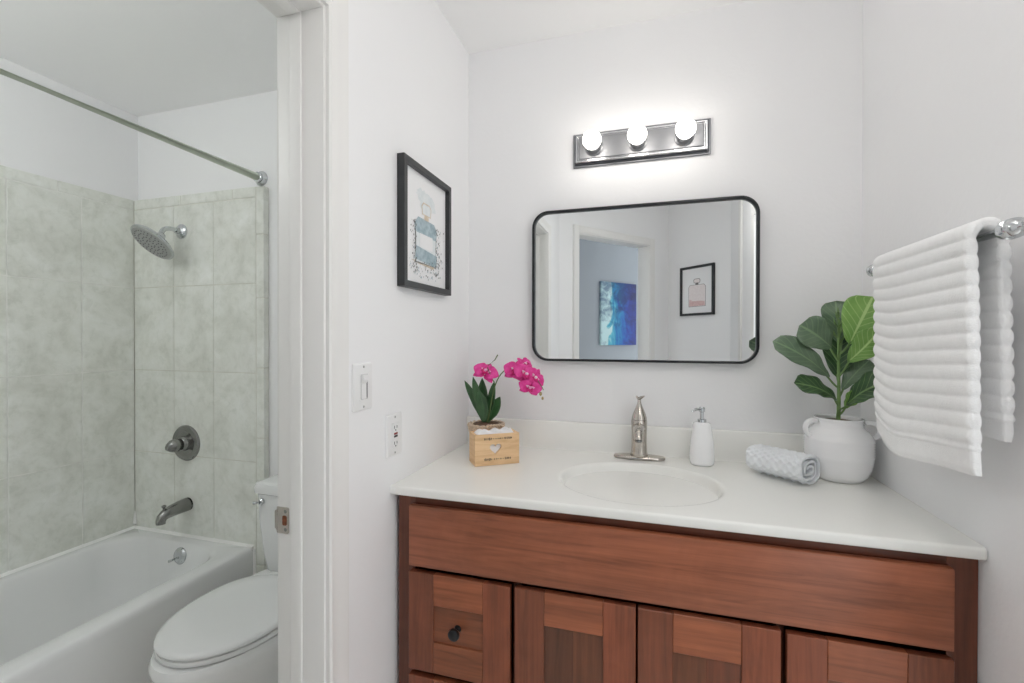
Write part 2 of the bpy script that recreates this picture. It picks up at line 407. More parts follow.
# ------------------------------------------------------------------ bathtub
def bathtub():
    x0, x1, y0, y1, z = TX+.002, -1.006, -1.555, TY-.002, .376
    t = thing('bathtub', 'white enamel bathtub built in against the beige tiles', 'bathtub', ((x0+x1)/2, (y0+y1)/2, 0))
    bm = B(); n = 10
    def L(a, b, c, d, r, zz): return [Vector((p[0], p[1], zz)) for p in rrect(x0+a, x1-b, y0+c, y1-d, r, n)]
    loops = [L(.0, .02, 0, 0, .004, 0), L(0, .02, 0, 0, .004, .06), L(0, .0, 0, 0, .006, .08), L(0, 0, 0, 0, .012, z-.03), L(.0, .001, 0, 0, .014, z-.016), L(.002, .005, .001, .001, .016, z-.006), L(.006, .013, .004, .004, .02, z),
             L(.045, .075, .06, .055, .12, z+.001), L(.05, .083, .066, .062, .13, z-.003), L(.056, .092, .076, .068, .135, z-.014), L(.066, .104, .10, .078, .14, z-.06),
             L(.085, .122, .16, .095, .15, z-.17), L(.11, .145, .24, .115, .15, z-.27), L(.15, .185, .30, .155, .14, z-.305), L(.20, .23, .38, .22, .12, z-.312)]
    loft(bm, loops)
    obj('basin', bm, m_tub, t, angle=50)
    sec = ((-.002, -.010), (-.002, .011), (.004, .0055), (.014, .0022), (.014, -.010))     # fillet of white caulk: off the tile, over the rim
    bm = B(); loft(bm, [[Vector((TX+a, y, z+b)) for a, b in sec] for y in (y0, y1+.002)]); obj('caulk_bead', bm, m_caulk, t)
    bm = B(); loft(bm, [[Vector((x, TY-a, z+b)) for a, b in sec] for x in (TX, x1-.004)]); obj('caulk_bead', bm, m_caulk, t)
    bm = B(); tube(bm, [Vector((x1-.001, TY-.001, q)) for q in (z-.002, z-.02, .02)], [.004, .008, .008], 10); obj('caulk_bead', bm, m_caulk, t)
    bm = B(); tube(bm, [Vector((TX+.001, TY-.001, z+q)) for q in (0, .02, .05, .08)], [.014, .010, .007, .001], 10); obj('caulk_bead', bm, m_caulk, t)
    ov = Vector((-1.345, -.104, .324))
    bm = B(); lathe(bm, [(.0, .016), (.016, .016), (.03, .012), (.036, .006), (.037, 0)][::-1], ov, (0, -1, .12), 28); o = obj('overflow_plate', bm, m_chrome, t); o['label'] = 'chrome overflow plate'
    bm = B(); tube(bm, [ov+Vector((0, -.012, -.002)), ov+Vector((-.01, -.032, -.006)), ov+Vector((-.022, -.04, -.012))], [.006, .005, .006], 10); obj('lever', bm, m_chrome, o)
    bm = B(); lathe(bm, [(.03, 0), (.032, .003), (.02, .005)], (-1.39, -.42, z-.312), (0, 0, 1), 24); obj('drain', bm, m_chrome, t)
    return t
bathtub()

# ------------------------------------------------------------------ shower fittings
def shower_head():
    fl = Vector((-1.43, TY, 1.800))
    t = thing('wall_shower', 'chrome shower head on a bent arm high on the tiled wall', 'shower head', fl)
    bm = B(); lathe(bm, [(.034, 0), (.034, .005), (.027, .012), (.014, .016), (.0135, .03)], fl, (0, -1, 0), 28); obj('flange', bm, m_chrome, t)
    hc = fl+Vector((0, -.120, -.064)); ax = Vector((-.12, -.66, -.74)).normalized()
    bm = B(); tube(bm, bez([fl+Vector((0, -.01, 0)), fl+Vector((0, -.066, .006)), fl+Vector((0, -.094, .0)), hc-ax*.03], 14), .0105, 14)
    obj('shower_arm', bm, m_chrome, t)
    bm = B(); sphere(bm, hc-ax*.028, .019); lathe(bm, [(.014, -.03), (.022, -.02), (.03, -.012), (.06, .0), (.088, .008), (.094, .014), (.094, .02), (.09, .023)], hc, ax, 48)
    obj('head', bm, m_chrome, t)
    x, y, d = frame_of(ax)
    bm = B(); lathe(bm, [(.086, .0235), (.085, .0255), (.02, .026)], hc, ax, 48)
    for k, (r, n) in enumerate(((.018, 8), (.036, 14), (.054, 20), (.07, 28))):
        for i in range(n):
            a = 2*pi*i/n+k*.2; c = hc+ax*.026+x*r*cos(a)+y*r*sin(a)
            lathe(bm, [(.0034, 0), (.002, .003)], c, ax, 6, mi=1)
    o = obj('spray_face', bm, [plain('spray_face_grey', (172, 173, 172), .4, .2, var=.05), plain('nozzle_grey', (128, 129, 128), .5, var=.05)], t); o['label'] = 'grey nozzle face'
shower_head()
def valve():
    c = Vector((-1.404, TY, .812))
    t = thing('shower_valve', 'round brushed nickel shower valve with single lever handle', 'tap', c)
    bm = B(); lathe(bm, [(.083, 0), (.083, .004), (.078, .010), (.060, .013), (.056, .010), (.034, .011), (.032, .03), (.028, .034)], c, (0, -1, 0), 44); obj('escutcheon', bm, m_nickel, t)
    bm = B(); tube(bm, [c+Vector(q) for q in ((0, -.022, 0), (0, -.04, 0), (-.001, -.054, -.001), (-.003, -.067, -.003), (-.006, -.080, -.007), (-.008, -.088, -.010), (-.009, -.092, -.012))], [.027, .027, .030, .029, .021, .012, .003], 20); obj('handle', bm, m_nickel, t)
valve()
def tub_spout():
    c = Vector((-1.395, TY, .527))
    t = thing('tub_spout', 'brushed nickel bathtub spout on the tiles over the tub', 'tap', c)
    bm = B(); tube(bm, [c+Vector(q) for q in ((0, 0, 0), (0, -.008, 0), (0, -.045, -.001), (0, -.082, -.005), (0, -.108, -.011), (0, -.122, -.02), (0, -.127, -.034), (0, -.127, -.046))], [.030, .031, .029, .026, .023, .021, .019, .018], 22); obj('body', bm, m_nickel, t)
    bm = B(); lathe(bm, [(.005, 0), (.005, .012), (.009, .016), (.009, .022), (.004, .025)], c+Vector((0, -.113, .008)), (0, 0, 1), 14); obj('diverter_knob', bm, m_nickel, t)
tub_spout()
def rod():
    x, z = -.993, 2.014
    t = thing('shower_curtain_rod', 'grey metal shower curtain rod spanning above the bathtub', 'curtain rod', (x, -.79, z))
    bm = B(); tube(bm, [(x, -.005, z), (x, -1.555, z)], .0165, 20); obj('rail', bm, m_rod, t)
    for y, a in ((0, -1), (-1.56, 1)):
        bm = B(); lathe(bm, [(.033, .0), (.033, .005), (.029, .009), (.021, .014), (.022, .028), (.017, .03)], (x, y, z), (0, a, 0), 28); obj('flange', bm, m_chrome, t)
rod()

# ------------------------------------------------------------------ toilet
def toilet():
    cx = -.612
    t = thing('toilet', 'white toilet with closed lid beside the bathtub', 'toilet', (cx, -.40, 0))
    n = 44
    def egg(w, yf, yb, z, p=2.0, pb=2.6, x=cx):
        yf += .012
        ym = yb+(yf-yb)*.46; out = []
        for i in range(n):
            a = 2*pi*i/n; c, s = cos(a), sin(a)
            q = p if s < 0 else pb
            xx = w*math.copysign(abs(c)**(2/q), c); yy = math.copysign(abs(s)**(2/q), s)
            out.append(Vector((x+xx, ym+(yy*(yb-ym) if s >= 0 else yy*(ym-yf)), z)))
        return out
    bm = B(); loft(bm, [egg(.115, -.58, -.16, 0), egg(.115, -.58, -.16, .03), egg(.105, -.56, -.16, .06), egg(.112, -.60, -.15, .16), egg(.15, -.67, -.13, .25), egg(.190, -.728, -.10, .325), egg(.201, -.742, -.07, .352), egg(.203, -.744, -.06, .371), egg(.198, -.738, -.06, .3835), egg(.15, -.68, -.10, .385)])
    obj('bowl', bm, m_porc, t, angle=60)
    bm = B(); loft(bm, [egg(.176, -.708, -.262, .3865), egg(.186, -.72, -.26, .389), egg(.188, -.722, -.26, .396), egg(.186, -.72, -.26, .402), egg(.176, -.71, -.265, .4035)])
    obj('seat', bm, m_porc, t, angle=60)
    bm = B(); loft(bm, [egg(.178, -.71, -.262, .4055), egg(.187, -.721, -.26, .408), egg(.189, -.723, -.26, .413), egg(.186, -.72, -.262, .419), egg(.174, -.707, -.27, .423), egg(.12, -.64, -.31, .4265), egg(.05, -.54, -.38, .428)])
    obj('lid', bm, m_porc, t, angle=60)
    for s in (-1, 1):
        bm = B(); box(bm, (cx+s*.075-.02, -.275, .386), (cx+s*.075+.02, -.24, .418), .006, 3); obj('hinge', bm, m_porc, t)
    bm = B()
    def R(w0, y0, y1, z, r=.03): return [Vector((p[0], p[1], z)) for p in rrect(cx-w0, cx+w0, y0, y1, r, 8)]
    loft(bm, [R(.145, -.205, -.035, .385), R(.158, -.215, -.03, .40), R(.168, -.222, -.03, .46), R(.185, -.228, -.028, .60), R(.189, -.23, -.028, .698)])
    obj('tank', bm, m_porc, t)
    bm = B(); loft(bm, [R(.190, -.233, -.026, .699), R(.197, -.241, -.022, .704, .034), R(.198, -.242, -.022, .727, .034), R(.193, -.237, -.024, .739, .032), R(.178, -.222, -.034, .744, .026)])
    obj('tank_lid', bm, m_porc, t)
    bm = B(); lathe(bm, [(.012, 0), (.012, .01), (.008, .014)], (cx-.150, -.2285, .672), (0, -1, 0), 16); tube(bm, [(cx-.150, -.243, .672), (cx-.160, -.248, .671), (cx-.172, -.249, .669)], [.006, .005, .007], 10)
    o = obj('flush_lever', bm, m_chrome, t); o['label'] = 'chrome flush lever'
toilet()

# ------------------------------------------------------------------ strike plate on the jamb
def strike():
    z = .900; y = OY0
    t = thing('strike_plate', 'metal latch strike plate set in the white door jamb', 'strike plate', (-.105, y, z))
    bm = B()
    pl = [(-.121, -.029), (-.092, -.029), (-.089, -.026), (-.089, .026), (-.092, .029), (-.121, .029)]
    prism(bm, [(a, y-.0002, z+b) for a, b in pl], (0, -.0016, 0))
    tube(bm, [(-.1215, y-.001, z-.022), (-.1215, y-.001, z+.022)], .002, 8)
    box(bm, (-.1275, y-.0016, z-.02), (-.12, y+.002, z+.02), .001)
    obj('plate', bm, m_steel, t)
    bm = B(); prism(bm, [(a, y-.0017, z+b) for a, b in [(q[0]-.100, q[1]) for q in rrect(-.006, .006, -.011, .011, .004, 4)]], (0, -.0004, 0)); obj('latch_hole', bm, m_brown, t)
    for s in (-1, 1):
        bm = B(); lathe(bm, [(.004, 0), (.003, .001)], (-.098, y-.0017, z+s*.02), (0, -1, 0), 14); obj('screw', bm, m_nickel, t)
strike()

# ------------------------------------------------------------------ vanity cabinet
CZ = .904
def door_front(name, parent, x0, x1, z0, z1, y, mats, rail=.085, st=.07, planks=2):
    """flat shaker front: two stiles, two rails, recessed planked panel; mats: stile, stile2, rail, rail2, plankA, plankB"""
    bm = B(); d = .019; b = .0012
    box(bm, (x0, y, z0), (x0+st, y+d, z1), b, 1, 0); box(bm, (x1-st, y, z0), (x1, y+d, z1), b, 1, 1)
    box(bm, (x0+st+.0005, y+.0006, z1-rail), (x1-st-.0005, y+d, z1), b, 1, 2)
    box(bm, (x0+st+.0005, y+.0006, z0), (x1-st-.0005, y+d, z0+rail), b, 1, 3)
    a = x0+st-.003; wv = (x1-x0-2*st+.006)/planks
    for k in range(planks): box(bm, (a+k*wv, y+.006, z0+rail-.003), (a+(k+1)*wv, y+d-.002, z1-rail+.003), .0005, 1, 4+(k % 2))
    return obj(name, bm, mats, parent, angle=30)
def knob(parent, x, y, z):
    bm = B(); lathe(bm, [(.010, 0), (.008, .004), (.006, .012), (.0065, .016), (.0135, .02), (.0155, .024), (.0145, .030), (.008, .033)], (x, y, z), (0, -1, 0), 24)
    o = obj('knob', bm, m_blackm, parent); o['label'] = 'black round knob'
def vanity():
    x0, x1, yf, zt = .010, 1.287, -.532, .879
    t = thing('vanity_cabinet', 'reddish brown wooden vanity cabinet under the white countertop', 'cabinet', (.645, -.29, 0))
    bm = B()
    box(bm, (x0, yf+.02, .09), (x0+.018, -.004, zt)); box(bm, (x1-.018, yf+.02, .09), (x1, -.004, zt)); box(bm, (x0+.018, yf+.02, .09), (x1-.018, -.02, .108)); box(bm, (x0+.018, -.02, .09), (x1-.018, -.004, zt))
    box(bm, (x0, yf+.08, 0), (x1, yf+.1, .09))
    obj('carcass', bm, wd_frame, t)
    bm = B(); yb = yf+.02
    for a, b, d in ((x0, .062, 0), (.333, .352, .018), (.937, .955, .018), (1.236, x1, 0)): box(bm, (a, yf+d, .09), (b, yb+d, zt), .001, 1, 0)
    for a, b, d in ((.846, zt, 0), (.676, .698, .02), (.400, .42, .02), (.09, .135, 0)): box(bm, (.0625, yf+.0005+d, a), (1.2355, yb+d, b), .0, 1, 1)
    obj('face_frame', bm, [wd_frame, wd_frameh], t, angle=30)
    bm = B(); y = -.5545; box(bm, (.053, y, .694), (1.239, y+.019, .856), .003, 2); obj('false_front', bm, wd_panel, t, angle=30)
    d = door_front('drawer', t, .053, .336, .418, .679, y, [wd_sA, wd_sB, wd_rA, wd_rB, wd_rB, wd_rA], rail=.082, st=.0715, planks=1); knob(d, .193, y+.006, .545)
    d = door_front('drawer', t, .053, .336, .125, .402, y, [wd_sB, wd_sA, wd_rB, wd_rA, wd_rA, wd_rB], rail=.082, st=.0715, planks=1); knob(d, .193, y+.006, .262)
    d = door_front('door', t, .349, .641, .125, .680, y, [wd_sA, wd_sB, wd_rA, wd_rB, wd_pA, wd_pB], rail=.082, st=.0745); knob(d, .605, y, .43)
    d = door_front('door', t, .646, .940, .125, .680, y, [wd_sA, wd_sB, wd_rA, wd_rB, wd_pB, wd_sA], rail=.088, st=.076); knob(d, .683, y, .43)
    d = door_front('drawer', t, .951, 1.239, .418, .677, y, [wd_sB, wd_sA, wd_rA, wd_rA, wd_rB, wd_rA], rail=.082, st=.0745, planks=1); knob(d, 1.095, y+.006, .545)
    d = door_front('drawer', t, .951, 1.239, .125, .402, y, [wd_sA, wd_sB, wd_rB, wd_rA, wd_rA, wd_rB], rail=.082, st=.0745, planks=1); knob(d, 1.095, y+.006, .262)
vanity()

# ------------------------------------------------------------------ countertop with integral basin
SX, SY, SA, SB = .640, -.318, .226, .193
def countertop():
    t = thing('countertop', 'white cultured marble countertop with oval basin', 'countertop', (W/2, -.28, CZ-.024))
    x0, x1, yb, yf, zt, zb = .0005, W-.0005, -.0005, -.56, CZ, CZ-.024
    xs = [x0+(x1-x0)*i/240 for i in range(241)]
    for k in (.0015, .0035): xs.append(x1-k)
    xs = sorted(set(xs))
    def basin(x, y):
        r = sqrt(((x-SX)/SA)**2+((y-SY)/SB)**2)
        if r >= 1: return 0
        q = min(1, (1-r)/.10)
        return -.122*(1-r**2.4)*q*q*(3-2*q)
    prof = [(yb+(yf+.007-yb)*i/130, zt, 1) for i in range(131)]
    prof += [(yf+.007-.007*sin(a), zt-.007+.007*cos(a), 0) for a in [pi/2*k/6 for k in range(1, 7)]]
    prof += [(yf, zb+.006, 0), (yf+.002, zb+.0015, 0), (yf+.006, zb, 0), (yf+.03, zb, 0), (yb, zb, 0)]
    loops = []
    for x in xs:
        dx = max(0, .006-(x1-x)); off = .006-sqrt(max(0, .006**2-dx**2)) if dx > 0 else 0
        loops.append([Vector((x, y+off*max(0, min(1, (yb-y)/(yb-yf)))**8, z+(basin(x, y) if top else 0))) for y, z, top in prof])
    bm = B(); loft(bm, loops, True, True); obj('top', bm, m_marble, t, angle=50)
    bm = B()
    pr = [(-.001, CZ), (-.023, CZ+.0002), (-.0215, CZ+.003), (-.020, CZ+.008), (-.020, CZ+.094), (-.018, CZ+.098), (-.014, CZ+.100), (-.001, CZ+.100)]
    loft(bm, [[Vector((x, y, z)) for y, z in pr] for x in (x0, x1)]); obj('backsplash', bm, m_marble, t, angle=50)
    zz = CZ+basin(SX, SY)
    bm = B(); lathe(bm, [(.022, .0005), (.024, .002), (.02, .004), (.012, .003)], (SX, SY, zz), (0, 0, 1), 28); o = obj('drain', bm, m_chrome, t); o['label'] = 'chrome basin drain'
countertop()

# ------------------------------------------------------------------ faucet
def faucet():
    c = Vector((.637, -.068, CZ+.0008))
    t = thing('faucet', 'brushed nickel single lever faucet behind the basin', 'tap', c)
    bm = B(); n = 40
    def el(a, b, z): return [c+Vector((a*cos(2*pi*i/n), b*math.copysign(abs(sin(2*pi*i/n))**.85, sin(2*pi*i/n)), z)) for i in range(n)]
    loft(bm, [el(.080, .025, 0), el(.083, .028, .002), el(.083, .028, .006), el(.079, .025, .010), el(.06, .02, .0115)]); obj('deck_plate', bm, m_steel, t)
    bm = B()
    def ev(a, b, y, z): return [c+Vector((a*cos(2*pi*i/n), y+b*sin(2*pi*i/n), z)) for i in range(n)]
    loft(bm, [ev(.028, .025, 0, .010), ev(.0285, .0255, 0, .014), ev(.026, .024, 0, .022), ev(.0245, .023, 0, .05), ev(.0245, .0225, 0, .085), ev(.0255, .0225, 0, .112), ev(.0255, .022, .001, .124), ev(.0245, .021, .002, .128)]); obj('body', bm, m_steel, t)
    bm = B(); tube(bm, [c+Vector(q) for q in ((0, -.008, .096), (0, -.03, .104), (0, -.06, .107), (0, -.085, .103), (0, -.102, .093), (0, -.106, .082))], [.020, .0185, .0165, .0150, .0140, .0125], 22); obj('spout', bm, m_steel, t)
    bm = B(); lathe(bm, [(.011, 0), (.011, .006), (.007, .007)], c+Vector((0, -.1065, .083)), (0, -.1, -1), 20); o = obj('aerator', bm, m_nickel, t)
    bm = B()
    loft(bm, [ev(.0245, .0205, .002, .129), ev(.024, .0195, .003, .136), ev(.0195, .016, .005, .150), ev(.0125, .011, .008, .166), ev(.0065, .007, .010, .182), ev(.005, .0055, .011, .194)])
    tube(bm, [c+Vector(q) for q in ((0, .011, .19), (0, .010, .198), (.006, .006, .2015), (.016, .002, .207))], [.0055, .006, .005, .0025], 10)
    tube(bm, [c+Vector(q) for q in ((0, .011, .194), (-.006, .012, .2005), (-.010, .012, .206))], [.005, .004, .002], 10)
    obj('handle', bm, m_steel, t)
faucet()

# ------------------------------------------------------------------ soap dispenser
def soap():
    c = Vector((.829, -.082, CZ+.0008))
    t = thing('soap_dispenser', 'white ceramic soap dispenser with chrome pump beside the faucet', 'soap dispenser', c)
    bm = B(); n = 48
    def sq(r, z, p=2.7):
        z *= 1.05
        return [c+Vector((r*math.copysign(abs(cos(2*pi*i/n))**(2/p), cos(2*pi*i/n)), r*math.copysign(abs(sin(2*pi*i/n))**(2/p), sin(2*pi*i/n)), z)) for i in range(n)]
    loft(bm, [sq(.030, 0), sq(.034, .003), sq(.0365, .012), sq(.037, .025), sq(.0362, .045), sq(.0335, .075), sq(.0295, .105), sq(.0275, .117), sq(.0255, .124), sq(.020, .127, 2.2), sq(.014, .1275, 2)]); obj('bottle', bm, m_offw, t, angle=60)
    bm = B(); lathe(bm, [(.0135, .131), (.0135, .142), (.012, .141), (.006, .142), (.006, .165), (.009, .167), (.0095, .178), (.008, .181)], c, (0, 0, 1), 24)
    tube(bm, [c+Vector((0, 0, .174)), c+Vector((-.016, -.012, .175)), c+Vector((-.028, -.022, .172)), c+Vector((-.031, -.024, .167))], [.006, .005, .0042, .0038], 12)
    o = obj('pump', bm, m_chrome, t); o['label'] = 'chrome pump'
soap()

# ------------------------------------------------------------------ rolled towel
def rolled_towel():
    A = Vector((1.028, -.180, CZ+.001)); ax = Vector((.726, -.688, 0)).normalized(); px = Vector((.688, .726, 0)).normalized(); L = .156
    t = tag(bpy.data.objects.new('rolled_towel', None), 'small white waffle towel rolled up in front of the white vase', 'towel'); COL.objects.link(t); t.location = A; ORG[t.name] = A
    bm = B(); turns = 2.75; N = 420; NL = 110; th = .0085
    def pt(tt, s, off):
        k = 1-tt/(turns+.55); a = 2*pi*tt-pi/2
        w, h = .054*k, .040*k
        c, sn = cos(a), sin(a); p = 3.0
        q = Vector((w*math.copysign(abs(c)**(2/p), c), h*math.copysign(abs(sn)**(2/p), sn)))
        nr = Vector((q.x/w**1.3, q.y/h**1.3)).normalized()
        q = q+nr*off
        endr = 1
        return A+ax*s+px*q.x+Vector((0, 0, .0445+q.y))
    outer = []; inner = []
    for i in range(N+1):
        tt = turns*i/N; ro = []; ri = []
        for j in range(NL+1):
            s = (j/NL-.5)*L
            e = .0015*sin(tt*9)
            s2 = s+e*(abs(j/NL-.5)*2)
            ph = 2*pi*tt*3.4
            cc = tt*.30; bmp = .0052*(1-abs(cos(pi*(cc+s)/.024))*.5-abs(cos(pi*(cc-s)/.024))*.5)-.0015 if tt < 1.15 else 0
            ro.append(pt(tt, s2, .001+bmp)); ri.append(pt(tt, s2, -th+.0035))
        outer.append(ro); inner.append(ri)
    vo = [[bm.verts.new(p) for p in r] for r in outer]; vi = [[bm.verts.new(p) for p in r] for r in inner]
    for i in range(N):
        for j in range(NL):
            bm.faces.new((vo[i][j], vo[i+1][j], vo[i+1][j+1], vo[i][j+1])); bm.faces.new((vi[i][j], vi[i][j+1], vi[i+1][j+1], vi[i+1][j]))
        for j in (0, NL): bm.faces.new((vo[i][j], vo[i+1][j], vi[i+1][j], vi[i][j]))
    for i in (0, N):
        for j in range(NL): bm.faces.new((vo[i][j], vo[i][j+1], vi[i][j+1], vi[i][j]))
    obj('cloth', bm, m_roll, t, angle=80)
rolled_towel()

# ------------------------------------------------------------------ leaves
def leaf_mesh(bm, base, tip, width, nrm, bend=.0, cup=.15, wave=.0, shape='fig', ns=18, nw=10, petiole=0):
    base, tip, nrm = Vector(base), Vector(tip), Vector(nrm)
    d = tip-base; Ln = d.length; d.normalize(); side = d.cross(nrm).normalized(); nr = side.cross(d).normalized()
    uvl = bm.loops.layers.uv.verify(); ph = random.random()*6
    rows = []
    for i in range(ns+1):
        u = i/ns
        if shape == 'fig': wd = 1.32*u**.62*sqrt(max(0, 1-u**5))
        elif shape == 'strap': wd = (min(1, (u+.12)*1.9))*(1-max(0, (u-.55)/.45)**2.2)+.02
        else: wd = sin(pi*u**.62)**.8+.02 if 0 < u < 1 else .03
        w = width/2*max(.02, wd)
        c = base+d*Ln*u+nr*bend*sin(pi*u*.9)
        row = []
        for j in range(nw+1):
            v = j/nw*2-1
            zz = cup*w*(abs(v)**1.5)+wave*sin(u*16+ph+(1.5 if v > 0 else 0))*abs(v)**2
            row.append((c+side*w*v+nr*zz, u, j/nw))
        rows.append(row)
    vs1 = [[bm.verts.new(p[0]) for p in r] for r in rows]
    for i in range(ns):
        for j in range(nw):
            f = bm.faces.new((vs1[i][j], vs1[i+1][j], vs1[i+1][j+1], vs1[i][j+1])); f.smooth = True
            for lp, (a, b) in zip(f.loops, ((i, j), (i+1, j), (i+1, j+1), (i, j+1))): lp[uvl].uv = (rows[a][b][1], rows[a][b][2])
def solid(o, th=.0009):
    m = o.modifiers.new('thickness', 'SOLIDIFY'); m.thickness = th; m.offset = 0
    return o

# ------------------------------------------------------------------ fig plant in vase
VC = Vector((1.187, -.126, CZ+.0008))
def vase():
    t = thing('vase', 'white ribbed ceramic vase with two handles holding the fig plant', 'vase', VC)
    bm = B()
    pr = [(.0, .0), (.050, 0), (.059, .002), (.070, .016), (.0785, .038), (.0825, .062)]
    for k in range(7):
        z = .072+k*.007; pr += [(.0835+.0006, z), (.0835-.0003, z+.0035)]
    pr += [(.080, .125), (.072, .137), (.063, .145), (.058, .152), (.057, .162), (.0585, .168), (.0605, .171), (.0595, .1735), (.056, .174), (.0525, .171), (.052, .160), (.054, .15)]
    lathe(bm, [q for q in pr if q[0] > 0], VC, (0, 0, 1), 60, cap1=False); o = obj('body', bm, m_offw, t, angle=60)
    ax = Vector((.958, .287, 0))
    for s in (-1, 1):
        bm = B(); a = (ax*s+Vector((-.08, -.52, 0))*(s > 0)).normalized()
        tube(bm, bez([VC+a*.057+Vector((0, 0, .160)), VC+a*.080+Vector((0, 0, .174)), VC+a*.103+Vector((0, 0, .160)), VC+a*.100+Vector((0, 0, .130)), VC+a*.078+Vector((0, 0, .122))], 16), [.0072]*17, 14)
        obj('handle', bm, m_offw, t)
    bm = B(); lathe(bm, [(.0515, .150), (.0515, .162), (.03, .166), (.004, .167)], VC, (0, 0, 1), 36); o = obj('soil', bm, m_soil, t); o['label'] = 'dark brown soil'
vase()
def fig():
    Tb = VC+Vector((-.002, -.005, .1682))
    t = thing('fig_plant', 'broad leaved green fig plant growing in the white vase', 'plant', Tb)
    bm = B(); tube(bm, bez([Tb, Tb+Vector((.004, 0, .09)), Tb+Vector((-.004, 0, .18)), Tb+Vector((.001, 0, .285))], 16), [.0055-.003*i/16 for i in range(17)], 12)
    for k in range(8):
        a = k*2.4; z = .215+k*.011; p = Tb+Vector((0, 0, z)); tube(bm, [p, p+Vector((cos(a)*.010, sin(a)*.010, .014)), p+Vector((cos(a)*.014, sin(a)*.012, .028))], [.003, .003, .0008], 7)
    obj('stem', bm, m_stem, t)
    Fc = Vector((-.28, -.93, .22))
    LV = [ # base(dx,dy,dz), tip, width, normal, material, attach height
        ((-.022, -.012, .205), (-.108, -.03, .268), .098, (-.35, -.80, .45), lf_mid, .165, .012),
        ((-.026, -.010, .122), (-.180, -.045, .222), .076, (-.15, -.80, .50), lf_mid, .09, .02),
        ((-.008, -.015, .058), (-.128, -.050, .102), .072, (.0, -.70, .70), lf_dark, .04, .016),
        ((.022, -.012, .215), (.070, -.03, .345), .110, (-.35, -.90, .05), lf_backlit, .185, .01),
        ((.004, .018, .220), (.008, .05, .340), .080, (-.2, -.95, .1), lf_mid, .19, .008),
        ((.0, .014, .120), (.022, .035, .258), .100, (-.25, -.93, .05), lf_dark, .11, .006),
        ((.016, -.018, .165), (.078, -.045, .252), .078, (-.2, -.85, -.3), lf_backlit, .12, .01),
        ((.012, -.022, .045), (.094, -.095, .120), .088, (-.40, -.62, .66), lf_dark, .03, .018),
        ((.012, -.012, .035), (.034, -.03, .088), .040, (.1, -.95, .2), lf_backlit, .012, .004),
        ((.010, .004, .085), (.080, .012, .168), .060, (-.4, -.75, .55), lf_mid, .06, .010)]
    for b, tp, wd, nr, mt, at, bend in LV:
        bm = B(); leaf_mesh(bm, Tb+Vector(b), Tb+Vector(tp), wd, nr, bend, .22, .0035)
        o = solid(obj('leaf', bm, mt, t, angle=180))
        bm = B(); tube(bm, bez([Tb+Vector((0, 0, at)), Tb+(Vector(b)+Vector((0, 0, at)))/2+Vector((0, 0, -.008)), Tb+Vector(b)+(Vector(tp)-Vector(b))*.06], 8), [.0026]*9, 8)
        obj('petiole', bm, m_stem, o)
fig()

